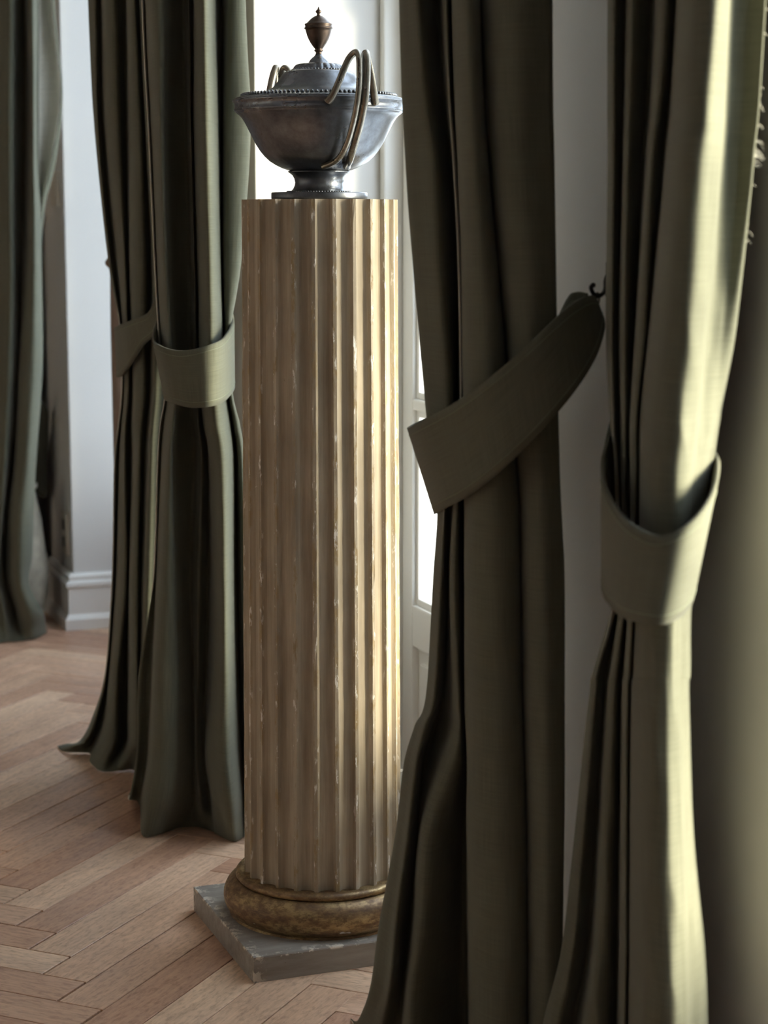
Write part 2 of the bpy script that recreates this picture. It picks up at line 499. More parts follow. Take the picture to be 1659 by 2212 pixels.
# the two board directions lie at 45 degrees to the wall
ea = Vector((math.cos(math.radians(45)), math.sin(math.radians(45)), 0)); eb = Vector((ea.y, -ea.x, 0))
floor = struct(box('floor', (RX, RY0, -0.06), (WX1 + 0.07, RY1, -PT - 0.0005), M['subfloor']))
anchor = ground(35, 1999)
bmp_ = bmesh.new()
add_box(bmp_, (0, 0, -PT), (PL - 0.0022, PW - 0.0022, 0), 0.0)
bmesh.ops.bevel(bmp_, geom=[e for e in bmp_.edges if all(v.co.z > -0.001 for v in e.verts)], offset=0.0007, segments=1, affect='EDGES')
plank_me = bpy.data.meshes.new('floor_plank'); bmp_.to_mesh(plank_me); bmp_.free()
plank_me.materials.append(M['oak'])
cands = []
focus = to_world(-0.45, 3.3, 0)
for q in range(-14, 15):
    for i in range(-130, 131):
        for kind in (0, 1):
            if kind == 0: a0, b0 = -i * PW + q * PL, i * PW + q * PL
            else: a0, b0 = -(i + 1) * PW + q * PL, (i + 1) * PW - PL + q * PL
            o = anchor + ea * a0 + eb * b0
            la, lb = (PL, PW) if kind == 0 else (PW, PL)
            c = o + ea * la / 2 + eb * lb / 2
            if not (RX + 0.02 < c.x < WX1 + 0.1 and RY0 < c.y < RY1): continue
            cands.append(((c - focus).length, kind, o, c))
def inside_room(o, kind):
    la, lb = (PL, PW) if kind == 0 else (PW, PL)
    for s in (0, 1):
        for t in (0, 1):
            p = o + ea * la * s + eb * lb * t
            if p.x < RX or p.x > WX1 + 0.07 or p.y < RY0 or p.y > RY1: return False
    return True
cands = [c for c in cands if inside_room(c[2], c[1])]
def in_view(c):
    X = c.x * cY - c.y * sY; Y = c.x * sY + c.y * cY
    if Y < 1.5: return False
    px = 829.5 + FPX * X / (Y * math.cos(PITCH) + EYE * math.sin(PITCH))
    return -350 < px < 1000 and Y > 2.0 and c.x < 1.25
cands.sort(key=lambda k: (0 if in_view(k[3]) else 5) + k[0])
rng = random.Random(3)
def plank_matrix(kind, o, dz):
    if kind == 0:
        X_, Y_, org = ea, -eb, o + eb * PW
    else:
        X_, Y_, org = eb, ea, o
    m_ = Matrix(((X_.x, Y_.x, 0, org.x), (X_.y, Y_.y, 0, org.y), (0, 0, 1, dz), (0, 0, 0, 1)))
    return m_
for k, (d, kind, o, c) in enumerate(cands[:300]):
    ob = bpy.data.objects.new('floor_plank', plank_me)
    COL.objects.link(ob); ob.parent = floor
    ob.matrix_local = plank_matrix(kind, o, rng.uniform(-0.0006, 0.0))
fv, ff, fr_, fu = [], [], [], []
for (d, kind, o, c) in cands[300:]:
    m_ = plank_matrix(kind, o, 0)
    b0 = len(fv); e = 0.0022
    loc = [(0, 0, -PT), (PL - e, 0, -PT), (PL - e, PW - e, -PT), (0, PW - e, -PT), (0, 0, 0), (PL - e, 0, 0), (PL - e, PW - e, 0), (0, PW - e, 0)]
    fv += [m_ @ Vector(p) for p in loc]
    fs = [(4, 5, 6, 7), (0, 1, 5, 4), (1, 2, 6, 5), (2, 3, 7, 6), (3, 0, 4, 7)]
    rr = rng.random()
    for f_ in fs:
        ff.append(tuple(b0 + i for i in f_)); fr_.append(rr)
        fu += [loc[i][:2] for i in f_]
fme = mesh('floor_plank_field', fv, ff)
a_ = fme.attributes.new('rnd', 'FLOAT', 'FACE'); a_.data.foreach_set('value', fr_)
uvl = fme.uv_layers.new(name='UVMap')
for i, uvv in enumerate(fu): uvl.data[i].uv = uvv
tag(link('floor_plank_field', fme, M['oak_field'], floor), kind='stuff')

# ------------------------------------------------------------------ pedestal column
AX = to_world(-0.1, 3.05, 0)
colm = tag(empty('pedestal_column', AX), 'tall fluted cream pedestal column with chipped paint on a grey square plinth', 'column')
colm.rotation_euler = (0, 0, 0)
def fluted_shaft():
    NF, per = 24, 12
    Z0, Z1 = 0.106, 1.183
    rows = [Z0 + (Z1 - Z0) * i / 60 for i in range(61)]
    verts, faces, att = [], [], []
    prof = []
    fil = 0.22
    for k in range(NF):
        for j in range(per):
            t = j / per
            a = 2 * math.pi * (k + t) / NF
            if t < fil: d, f = 0.0, 1.0
            else:
                q = (t - fil) / (1 - fil) * 2 - 1
                d = 0.0095 * math.sqrt(max(0, 1 - abs(q) ** 2.6))
                f = 1.0 if abs(q) > 0.93 else 0.0
            prof.append((a, d, f))
    n = len(prof)
    for z in rows:
        h = (z - Z0) / (Z1 - Z0)
        R = 0.1275 - 0.0065 * h
        for (a, d, f) in prof:
            w = 0.0005 * noise.noise(Vector((math.cos(a) * 14, math.sin(a) * 14, z * 22))) if f > 0.5 else 0
            rr = R - d + w
            if f > 0.5:
                chip = noise.noise(Vector((math.cos(a) * 30, math.sin(a) * 30, z * 45 + 7)))
                if chip > 0.45: rr -= 0.0016 * (chip - 0.45) / 0.3
            verts.append((rr * math.cos(a + 0.09), rr * math.sin(a + 0.09), z)); att.append(f)
    for i in range(len(rows) - 1):
        for k in range(n):
            k2 = (k + 1) % n
            faces.append((i * n + k, i * n + k2, (i + 1) * n + k2, (i + 1) * n + k))
    faces.append(tuple(range(n - 1, -1, -1)))
    faces.append(tuple((len(rows) - 1) * n + k for k in range(n)))
    me = mesh('shaft', verts, faces)
    at_ = me.attributes.new('fillet', 'FLOAT', 'POINT'); at_.data.foreach_set('value', att)
    return me
link('shaft', fluted_shaft(), M['column'], colm)
ring_prof = [(0.126, 0.099), (0.139, 0.099), (0.1415, 0.102), (0.1415, 0.106), (0.138, 0.110), (0.132, 0.1105), (0.12, 0.1105)]
link('collar_ring', lathe_mesh('collar_ring', ring_prof, 96), M['gilt'], colm, True)
tp = [(0.10, 0.041), (0.152, 0.041)]
for i in range(13):
    a = -math.pi / 2 * 0.75 + (math.pi * 0.87) * i / 12
    tp.append((0.135 + 0.0265 * math.cos(a), 0.0695 + 0.0300 * math.sin(a)))
tp += [(0.126, 0.0995), (0.10, 0.0995)]
link('torus_base', lathe_mesh('torus_base', tp, 128), M['gilt'], colm, True)
bm = bmesh.new()
add_box(bm, (-0.172, -0.172, 0.0), (0.172, 0.172, 0.041), 0.0)
bmesh.ops.subdivide_edges(bm, edges=bm.edges[:], cuts=14, use_grid_fill=True)
for v in bm.verts:
    on = sum(abs(abs(v.co[i]) - 0.172) < 1e-4 for i in (0, 1)) + (abs(v.co.z - 0.041) < 1e-4)
    if on >= 2:
        s = 0.0016 + 0.0022 * max(0, noise.noise(v.co * 40))
        v.co = Vector((v.co.x * (1 - s * 3), v.co.y * (1 - s * 3), min(v.co.z, 0.041 - s * 0.4 if v.co.z > 0.04 else v.co.z)))
pl = bobj('plinth', bm, M['plinth'], colm)
at_ = pl.data.attributes.new('fillet', 'FLOAT', 'POINT')
at_.data.foreach_set('value', [1.0 if sum(abs(abs(v.co[i]) - 0.172) < 0.004 for i in (0, 1)) + (abs(v.co.z - 0.041) < 0.003) >= 2 else 0.0 for v in pl.data.vertices])

# ------------------------------------------------------------------ pewter tureen
K = 1.553e-4 * (3.05 / 3.05) * 1.185   # metres per surveyed profile unit
TZ = 1.1835
def pz(y): return (1700 - y) * K
urn = tag(empty('tureen', (AX.x, AX.y, TZ)), 'tarnished pewter lidded tureen with two looped handles and urn finial, on the column', 'tureen')
def prof(pts): return [(h * K, pz(y)) for (h, y) in pts]
foot_p = prof([(300, 1700), (403, 1700), (405, 1690), (405, 1650), (400, 1642), (300, 1640), (262, 1640), (240, 1632), (222, 1615), (208, 1585), (204, 1560), (210, 1530), (226, 1500), (250, 1482), (262, 1474), (262, 1466), (240, 1462), (100, 1462)])
link('foot', lathe_mesh('foot', foot_p, 96), M['pewter'], urn, True)
bowl_p = prof([(60, 1466), (242, 1464), (268, 1458), (312, 1442), (362, 1418), (415, 1385), (458, 1345), (494, 1302), (526, 1252), (552, 1205), (576, 1155), (600, 1108), (624, 1062), (646, 1028), (668, 1006), (684, 996), (690, 990), (690, 982), (704, 980), (712, 972), (712, 966), (706, 962), (706, 912), (716, 906), (723, 898), (722, 888), (712, 884), (690, 882)])
link('bowl', lathe_mesh('bowl', bowl_p, 128), M['pewter'], urn, True)
lid_p = prof([(706, 886), (708, 878), (700, 870), (680, 864), (660, 858), (640, 853), (600, 845), (540, 834), (480, 822), (430, 806), (390, 784), (358, 752), (334, 716), (312, 682), (292, 660), (276, 650), (262, 646), (240, 643), (226, 640)])
lid = link('lid', lathe_mesh('lid', lid_p, 128), M['pewter'], urn, True)
def gad(i, a, r):
    return r * (1 + (0.045 * abs(math.sin(a * 11)) if 1 <= i <= 5 else 0))
cap_p = prof([(225, 642), (212, 634), (206, 620), (196, 606), (182, 594), (166, 588), (120, 586), (90, 582), (84, 572), (74, 556), (60, 540), (44, 528), (32, 516), (26, 504)])
cap = link('gadrooned_cap', lathe_mesh('gadrooned_cap', cap_p, 176, gad), M['pewter'], lid, True)
fin_p = prof([(26, 506), (24, 498), (26, 488), (36, 482), (38, 474), (30, 468), (34, 460), (46, 446), (66, 418), (84, 386), (97, 354), (106, 322), (110, 304), (118, 300), (119, 292), (112, 288), (112, 272), (116, 266), (112, 260), (98, 254), (88, 244), (72, 228), (54, 212), (34, 200), (18, 194), (12, 184), (14, 176), (22, 168), (24, 158), (16, 148), (8, 142), (6, 132), (2, 122)])
link('finial', lathe_mesh('finial', fin_p, 64), M['bronze'], lid, True)
def bead_ring(name, r, z, n, br, parent, mat):
    bm = bmesh.new()
    for k in range(n):
        a = 2 * math.pi * k / n
        bmesh.ops.create_icosphere(bm, subdivisions=1, radius=br, matrix=Matrix.Translation((r * math.cos(a), r * math.sin(a), z)))
    return bobj(name, bm, mat, parent, True)
bead_ring('bead_ring', 640 * K, pz(846), 104, 0.0031, lid, M['pewter'])
bead_ring('bead_ring', 222 * K, pz(640), 52, 0.0022, lid, M['pewter'])
bead_ring('bead_ring', 268 * K, pz(1638), 72, 0.0018, urn, M['pewter'])
# handles: two reeds, spread on the rim, side by side over the loop, spread again low on the bowl
toward = math.atan2(-AX.y, -AX.x)
def handle(az):
    h = bobj('handle', bmesh.new(), M['brass'], urn)
    bm = bmesh.new()
    for sgn in (-1, 1):
        # (radius, profile y, sideways angle in radians)
        path = [(700, 935, 0.30), (726, 900, 0.262), (752, 840, 0.222), (774, 760, 0.180), (792, 680, 0.142), (808, 616, 0.108), (830, 574, 0.075), (856, 556, 0.050), (880, 570, 0.038), (896, 620, 0.035), (900, 700, 0.034), (893, 800, 0.034), (870, 900, 0.035), (826, 1010, 0.037), (758, 1130, 0.041), (672, 1245, 0.048), (570, 1345, 0.075), (478, 1400, 0.13), (392, 1424, 0.22), (350, 1436, 0.30)]
        pts = [Vector((r * K * math.cos(az + sgn * s), r * K * math.sin(az + sgn * s), pz(y))) for (r, y, s) in path]
        pts = spline(pts, 5)
        n = len(pts)
        rad = []
        for i in range(n):
            t = i / (n - 1)
            rad.append(0.0056 + 0.0014 * math.exp(-((t - 0.0) / 0.05) ** 2) + 0.0008 * math.exp(-((t - 1) / 0.06) ** 2))
        me = tube_mesh('tmp', pts, rad, 12, 0.8)
        bm.from_mesh(me); bpy.data.meshes.remove(me)
    bmesh.ops.recalc_face_normals(bm, faces=bm.faces[:])
    bm.to_mesh(h.data); bm.free()
    if not h.data.materials: h.data.materials.append(M['brass'])
    for p in h.data.polygons: p.use_smooth = True
handle(toward + math.radians(23))
handle(toward + math.radians(23) + math.pi)

# ------------------------------------------------------------------ curtains
XMAX = WX0 - 0.014
def clampw(p):
    if p.x > XMAX:
        c = Vector((0, 0, EYE))
        # pull the cloth clear of the wall, back into the room
        return Vector((XMAX - 0.012 * min(1.0, (p.x - XMAX) * 4), p.y, p.z))
    return p
def curtain(name, ys, lines, mat, label, tails=None, group=None, lining=(), sub=5, rough=1.0, parent=None, top=2.98, seed=0.0, crease=0.0, relax=0.42):
    """lines: [(distance, [x at each y], hem)]; hem = (x, y) seen on the floor or None to drop straight down"""
    cols = []
    depth = [list(D) if isinstance(D, (list, tuple)) else [D] * len(ys) for (D, xs, hem) in lines]
    soft = [list(d) for d in depth]
    for i in range(1, len(lines) - 1):
        for k in range(len(ys)):
            dev = depth[i][k] - (depth[i - 1][k] + depth[i + 1][k]) / 2
            if dev > 0: soft[i][k] -= dev * relax
    for (D, xs, hem), Ds in zip(lines, soft):
        pts = [clampw(at(x, y, d)) for x, y, d in zip(xs, ys, Ds)]
        # carry the cloth up to its heading
        p0, p1 = pts[0], pts[1]
        slope = (p0 - p1) / max(1e-4, (p0.z - p1.z))
        ups = []
        for z in (top, top * 0.5 + p0.z * 0.5):
            q = p0 + slope * (z - p0.z) * 0.55
            ups.append(Vector((min(q.x, XMAX), q.y, z)))
        pts = ups + pts
        last = pts[-1]
        if hem is None:
            dz = last.z
            prev = pts[-2]
            sl = (last - prev) / max(1e-4, (prev.z - last.z))
            q = last + sl * dz * 0.5
            if dz > 0.16:
                pts.append(Vector((last.x + sl.x * dz * 0.25, last.y + sl.y * dz * 0.25, dz * 0.5)))
            pts.append(clampw(Vector((q.x, q.y, 0.0025))))
        else:
            g = ground(hem[0], hem[1], 0.0025)
            mid = last.lerp(g, 0.62); mid.z = min(mid.z, 0.032) if mid.z > 0 else 0.03
            pts.append(mid); pts.append(g)
        cols.append(pts)
    nrow = max(len(c) for c in cols)
    for c in cols:
        while len(c) < nrow: c.insert(-1, c[-2].lerp(c[-1], 0.5))
    # smooth along each line, then across the lines
    csm = [spline(c, 13) for c in cols]
    rows = []
    for r in range(len(csm[0])):
        rows.append(spline([c[r] for c in csm], sub))
    nr, nc = len(rows), len(rows[0])
    verts = []
    for r in range(nr):
        for c in range(nc):
            p = rows[r][c]
            fade = min(1.0, max(0.0, p.z / 0.25))
            n1 = noise.noise(Vector((p.x * 26 + seed, p.y * 26, p.z * 5.0)))
            n2 = noise.noise(Vector((p.x * 60 + seed, p.y * 60 + 9, p.z * 19 + 3)))
            d = to_world(0, 1, 0)
            n3 = (1 - abs(noise.noise(Vector((p.x * 34 + p.z * 3 + seed, p.y * 34 - p.z * 4, p.z * 7 + 1.7)))) * 2.2) if crease else 0.0
            q = p - d * (0.0030 * n1 + 0.0012 * n2 + crease * n3 * (1.0 if p.z < 0.95 else 0.35)) * rough * (0.5 + 0.5 * fade)
            q.z = max(q.z, 0.0025)
            verts.append(q)
    faces, uvs, mi = [], [], []
    for r in range(nr - 1):
        for c in range(nc - 1):
            faces.append((r * nc + c, (r + 1) * nc + c, (r + 1) * nc + c + 1, r * nc + c + 1))
            mi.append(1 if (c // sub) in lining else 0)
    # uv in metres: along the middle row and by height
    midr = rows[nr // 2]
    ul = [0.0]
    for c in range(1, nc): ul.append(ul[-1] + (midr[c] - midr[c - 1]).length)
    me = mesh(name, verts, faces)
    me.materials.append(mat)
    me.materials.append(M['lining'])
    uvl = me.uv_layers.new(name='UVMap')
    for p in me.polygons:
        p.use_smooth = True
        p.material_index = mi[p.index]
        for li in p.loop_indices:
            vi = me.loops[li].vertex_index
            uvl.data[li].uv = (ul[vi % nc] + seed, verts[vi].z)
    o = link(name, me)
    so = o.modifiers.new('cloth_thickness', 'SOLIDIFY'); so.thickness = 0.0022; so.offset = -1.0; so.material_offset = 1; so.material_offset_rim = 0
    tag(o, label, 'curtain', group)
    return o

def band(name, pairs, label, mat, sub=6, thick=0.0045, seam=0.010, close=False):
    """pairs: (top x, top y, bottom x, bottom y, distance top[, distance bottom])"""
    T = [clampw(at(p[0], p[1], p[4])) for p in pairs]
    B = [clampw(at(p[2], p[3], p[5] if len(p) > 5 else p[4])) for p in pairs]
    T = spline(T, sub); B = spline(B, sub)
    n, k = len(T), 10
    verts, faces = [], []
    ul = [0.0]
    for i in range(1, n): ul.append(ul[-1] + (T[i] - T[i - 1]).length)
    uv = []
    for i in range(n):
        for j in range(k + 1):
            verts.append(T[i].lerp(B[i], j / k)); uv.append((ul[i], (T[i] - B[i]).length * (1 - j / k)))
    for i in range(n - 1):
        for j in range(k):
            faces.append((i * (k + 1) + j, i * (k + 1) + j + 1, (i + 1) * (k + 1) + j + 1, (i + 1) * (k + 1) + j))
    me = mesh(name, verts, faces)
    uvl = me.uv_layers.new(name='UVMap')
    for p in me.polygons:
        p.use_smooth = True
        for li in p.loop_indices: uvl.data[li].uv = uv[me.loops[li].vertex_index]
    o = link(name, me, mat)
    so = o.modifiers.new('cloth_thickness', 'SOLIDIFY'); so.thickness = thick; so.offset = 0.0
    tag(o, label, 'tieback')
    camp = Vector((0, 0, EYE))
    for side in (0, 1):
        pts = []
        for i in range(n):
            h = (T[i] - B[i]).length
            f = min(0.3, seam / max(h, 1e-3)) if side == 0 else 1 - min(0.3, seam / max(h, 1e-3))
            p = T[i].lerp(B[i], f)
            tang = (T[min(i + 1, n - 1)] - T[max(i - 1, 0)])
            nn = tang.cross(B[i] - T[i]).normalized()
            if nn.dot(camp - p) < 0: nn = -nn
            pts.append(p + nn * (thick * 0.5 + 0.0001))
        link('stitched_seam', tube_mesh('stitched_seam', pts, 0.0006, 5), M['thread'], o, True)
    return o

# --- pair on the middle pier
ysB = [0, 280, 560, 700, 750, 850, 920, 1000, 1250, 1450, 1620, 1720]
B2 = [
 (3.76, [309, 323, 337, 346, 349, 361, 352, 348, 340, 312, 306, 290], (290, 1708)),
 (3.62, [307, 321, 334, 342, 345, 356, 346, 341, 332, 300, 296, 280], (279, 1716)),
 (3.66, [312, 326, 338, 345, 350, 361, 353, 347, 337, 327, 318, 304], (302, 1740)),
 (3.53, [328, 339, 349, 357, 361, 372, 366, 359, 347, 336, 332, 318], (306, 1803)),
 (3.51, [350, 352, 360, 368, 371, 380, 376, 370, 372, 375, 372, 362], (340, 1803)),
 (3.56, [372, 368, 374, 380, 383, 390, 386, 384, 392, 400, 402, 396], (384, 1789)),
 (3.62, [396, 402, 408, 410, 410, 412, 416, 420, 412, 418, 420, 420], (412, 1786)),
 (3.55, [408, 412, 420, 422, 422, 424, 429, 436, 430, 427, 424, 430], (432, 1787)),
 (3.63, [416, 417, 425, 428, 428, 432, 438, 449, 450, 446, 441, 452], (461, 1797)),
 (3.51, [422, 424, 431, 434, 434, 440, 445, 456, 465, 465, 450, 461], (469, 1803)),
 (3.455, [441, 446, 453, 456, 457, 463, 470, 480, 485, 486, 488, 496], (503, 1818)),
 (3.52, [462, 469, 475, 479, 479, 486, 496, 503, 504, 507, 512, 520], (520, 1812)),
 (3.68, [478, 480, 480, 482, 482, 490, 501, 509, 513, 518, 524, 530], (530, 1806)),
 (3.53, [494, 489, 486, 487, 487, 495, 506, 516, 523, 530, 537, 542], (545, 1808)),
 (3.54, [530, 540, 521, 500, 499, 503, 519, 528, 536, 545, 552, 560], (566, 1806)),
 (3.70, [518, 528, 510, 494, 494, 499, 512, 520, 528, 538, 548, 556], (562, 1788)),
 (3.76, [500, 508, 494, 482, 482, 486, 496, 504, 510, 518, 524, 530], (534, 1762)),
 (3.79, [452, 458, 452, 446, 446, 450, 456, 462, 466, 470, 474, 478], (480, 1744)),
 (3.80, [400, 406, 406, 404, 404, 408, 410, 412, 412, 410, 408, 404], (404, 1734)),
 (3.79, [340, 350, 360, 366, 366, 374, 368, 364, 358, 336, 328, 312], (312, 1716)),
]
curtain('linen_curtain', ysB, B2, M['linen'], 'green linen curtain with a pale lit fold, hanging right behind the cream column', seed=1.0, crease=0.0012)
ysB1 = [0, 280, 560, 700, 750, 850, 920, 1000, 1250, 1450, 1550, 1600]
B1 = [
 (4.12, [190, 204, 233, 257, 262, 262, 254, 246, 241, 227, 199, 172], (124, 1611)),
 (4.08, [206, 212, 238, 259, 263, 263, 256, 249, 243, 229, 208, 186], (138, 1624)),
 (4.18, [216, 222, 246, 263, 266, 266, 260, 254, 247, 233, 220, 204], (192, 1627)),
 (4.02, [226, 236, 261, 268, 271, 271, 266, 263, 258, 242, 234, 222], (193, 1644)),
 (3.99, [250, 258, 271, 276, 278, 278, 272, 271, 273, 256, 252, 250], (214, 1664)),
 (4.12, [268, 272, 275, 281, 283, 283, 280, 281, 277, 272, 270, 270], (238, 1666)),
 (3.93, [278, 284, 287, 290, 292, 292, 290, 291, 283, 283, 284, 284], (262, 1665)),
 (3.90, [292, 304, 312, 314, 312, 312, 306, 303, 298, 297, 299, 298], (290, 1664)),
 (3.99, [299, 312, 325, 326, 324, 322, 316, 311, 303, 302, 304, 304], (300, 1692)),
 (3.86, [308, 320, 334, 336, 336, 336, 330, 326, 320, 313, 310, 308], (298, 1728)),
 (3.92, [330, 342, 358, 362, 362, 362, 356, 352, 346, 336, 328, 322], (322, 1722)),
 (4.02, [345, 357, 374, 380, 382, 382, 376, 372, 366, 356, 346, 338], (336, 1712)),
]
curtain('linen_curtain', ysB1, B1, M['linen'], 'dark shaded green curtain puddling furthest onto the floor, tied beside the pale window reveal', seed=4.0)
band('curtain_tieback', [
 (440, 640, 445, 760, 3.82), (380, 650, 384, 760, 3.80), (341, 692, 352, 800, 3.66), (331, 731, 356, 858, 3.56), (345, 746, 368, 867, 3.48), (375, 756, 392, 876, 3.445), (409, 756, 420, 881, 3.425), (455, 744, 455, 878, 3.41), (482, 731, 482, 867, 3.44), (499, 706, 502, 845, 3.50), (503, 686, 504, 830, 3.58), (490, 660, 492, 800, 3.72), (450, 650, 455, 790, 3.84)],
 'wide green linen tieback looped round the curtain beside the column', M['linen'])
band('curtain_tieback', [
 (300, 690, 300, 790, 4.26), (266, 704, 274, 808, 4.20), (250, 708, 255, 812, 4.10), (252, 706, 260, 814, 4.02), (270, 697, 281, 790, 3.92), (296, 687, 308, 748, 3.86), (322, 674, 332, 726, 3.82), (340, 640, 350, 700, 3.80), (362, 610, 370, 690, 3.82)],
 'dark green tieback pulling the shaded curtain up behind the looped one', M['linen'])

# --- near pair: dark curtain
ysC = [0, 350, 560, 870, 1000, 1100, 1250, 1500, 1570, 1650, 1800, 2000, 2130]
CC = [
 (2.56, [870, 884, 900, 928, 944, 953, 946, 934, 915, 892, 872, 842, 824], None),
 (2.50, [862, 876, 891, 918, 932, 944, 935, 920, 895, 872, 854, 818, 800], (759, 2200)),
 (2.46, [880, 904, 918, 942, 952, 953, 942, 928, 906, 886, 870, 842, 828], (775, 2230)),
 (2.43, [908, 943, 955, 974, 968, 962, 956, 942, 922, 902, 884, 858, 846], (800, 2250)),
 (2.53, [945, 973, 986, 990, 976, 971, 968, 958, 938, 916, 902, 884, 870], None),
 (2.42, [958, 978, 989, 994, 984, 980, 972, 980, 982, 957, 909, 896, 880], None),
 (2.41, [968, 983, 993, 998, 994, 992, 990, 996, 998, 994, 950, 930, 912], None),
 (2.53, [974, 987, 996, 1001, 1002, 1003, 1003, 1005, 1007, 1009, 1004, 1003, 1003], None),
 (2.37, [979, 991, 999, 1004, 1005, 1007, 1007, 1008, 1010, 1013, 1012, 1015, 1017], None),
 (2.32, [1005, 1020, 1034, 1050, 1055, 1060, 1062, 1066, 1068, 1070, 1072, 1074, 1075], None),
 (2.33, [1032, 1051, 1070, 1097, 1109, 1117, 1119, 1123, 1125, 1128, 1132, 1135, 1135], None),
 (2.41, [1039, 1057, 1075, 1102, 1114, 1121, 1123, 1127, 1129, 1132, 1136, 1139, 1139], None),
 (2.33, [1052, 1068, 1086, 1110, 1122, 1129, 1131, 1134, 1136, 1138, 1142, 1144, 1144], None),
 (2.30, [1120, 1130, 1140, 1155, 1165, 1170, 1172, 1175, 1176, 1178, 1180, 1182, 1182], None),
 (2.31, [1194, 1198, 1201, 1206, 1209, 1213, 1220, 1220, 1220, 1220, 1219, 1216, 1215], None),
]
curtain('linen_curtain', ysC, CC, M['linen'], 'darkest green curtain with a diagonal tieback, hanging in front of the column', seed=9.0, relax=0.2)
band('curtain_tieback', [
 (1268, 634, 1272, 690, 2.335), (1244, 631, 1250, 720, 2.345), (1226, 648, 1232, 790, 2.36), (1180, 740, 1160, 930, 2.42), (1100, 830, 1080, 1010, 2.48), (960, 885, 975, 1085, 2.58), (892, 917, 946, 1104, 2.57), (884, 924, 942, 1110, 2.50), (905, 912, 962, 1098, 2.41), (970, 878, 1010, 1072, 2.34), (1040, 830, 1075, 1022, 2.29), (1110, 772, 1140, 962, 2.27), (1170, 716, 1196, 900, 2.265), (1222, 668, 1248, 834, 2.275), (1256, 644, 1286, 770, 2.295), (1278, 639, 1303, 715, 2.31), (1287, 650, 1302, 688, 2.32)],
 'long dark green tieback rising diagonally to the iron wall hook', M['linen'])

# --- near pair: sunlit curtain
ysD = [0, 350, 700, 900, 1020, 1150, 1300, 1450, 1500, 1800, 2050, 2212]
DD = [
 (2.36, [1322, 1322, 1318, 1326, 1334, 1336, 1330, 1296, 1290, 1262, 1236, 1200], None),
 (2.29, [1312, 1312, 1308, 1316, 1325, 1328, 1322, 1280, 1272, 1240, 1212, 1172], None),
 (2.25, [1328, 1326, 1322, 1325, 1331, 1334, 1328, 1290, 1286, 1260, 1238, 1205], None),
 (2.32, [1350, 1342, 1334, 1336, 1339, 1341, 1336, 1312, 1306, 1287, 1270, 1240], None),
 (2.22, [1358, 1349, 1343, 1345, 1346, 1347, 1342, 1320, 1315, 1299, 1286, 1268], None),
 (2.21, [1376, 1363, 1355, 1355, 1355, 1355, 1350, 1335, 1331, 1322, 1314, 1308], None),
 (2.29, [1410, 1390, 1371, 1360, 1360, 1360, 1355, 1344, 1340, 1336, 1333, 1330], None),
 (2.15, [1424, 1399, 1377, 1364, 1364, 1364, 1359, 1351, 1347, 1343, 1342, 1341], None),
 (2.13, [1444, 1413, 1395, 1376, 1375, 1374, 1368, 1361, 1357, 1354, 1353, 1351], None),
 (2.20, [1459, 1433, 1401, 1381, 1380, 1379, 1373, 1366, 1361, 1358, 1357, 1356], None),
 (2.07, [1468, 1442, 1410, 1390, 1386, 1384, 1378, 1373, 1370, 1368, 1366, 1364], None),
 (2.00, [1500, 1470, 1440, 1418, 1410, 1406, 1400, 1398, 1396, 1396, 1394, 1392], None),
 (1.975, [1545, 1515, 1488, 1466, 1456, 1450, 1440, 1436, 1435, 1442, 1444, 1446], None),
 ([2.00, 2.00, 1.99, 1.985, 1.985, 1.985, 1.985, 1.985, 1.985, 1.985, 1.985, 1.985], [1573, 1553, 1523, 1501, 1490, 1480, 1466, 1462, 1461, 1471, 1476, 1478], None),
 ([2.05, 2.05, 2.035, 2.005, 2.0, 2.0, 2.0, 2.0, 2.0, 2.0, 2.0, 2.0], [1581, 1562, 1531, 1513, 1503, 1492, 1476, 1472, 1471, 1480, 1488, 1492], None),
 ([2.045, 2.045, 2.035, 2.025, 2.02, 2.02, 2.02, 2.02, 2.02, 2.02, 2.02, 2.02], [1618, 1594, 1560, 1538, 1524, 1508, 1486, 1483, 1481, 1491, 1508, 1514], None),
 ([2.03, 2.03, 2.04, 2.06, 2.06, 2.06, 2.06, 2.06, 2.06, 2.06, 2.06, 2.06], [1655, 1629, 1592, 1556, 1540, 1520, 1494, 1492, 1489, 1499, 1523, 1531], None),
 (2.11, [1640, 1614, 1578, 1544, 1530, 1510, 1486, 1484, 1482, 1492, 1514, 1522], None),
]
cd = curtain('linen_curtain', ysD, DD, M['linen'], 'sunlit yellow-green linen curtain with a frayed edge, loosely looped by a wide tieback', seed=14.0, rough=1.2, crease=0.0030, sub=9)
band('curtain_tieback', [
 (1340, 780, 1340, 960, 2.32), (1326, 880, 1326, 1150, 2.31), (1315, 935, 1310, 1215, 2.27), (1302, 1000, 1302, 1262, 2.20), (1306, 1045, 1306, 1285, 2.12), (1325, 1085, 1317, 1304, 2.05), (1364, 1131, 1346, 1333, 1.975), (1424, 1157, 1395, 1348, 1.92), (1474, 1140, 1432, 1349, 1.905), (1511, 1109, 1468, 1331, 1.92), (1540, 1062, 1490, 1304, 1.96), (1551, 1015, 1497, 1280, 2.01), (1546, 980, 1493, 1262, 2.06), (1510, 930, 1470, 1190, 2.12), (1440, 860, 1420, 1090, 2.20), (1370, 780, 1365, 960, 2.28)],
 'wide pale green tieback hanging loose round the sunlit curtain', M['linen'])
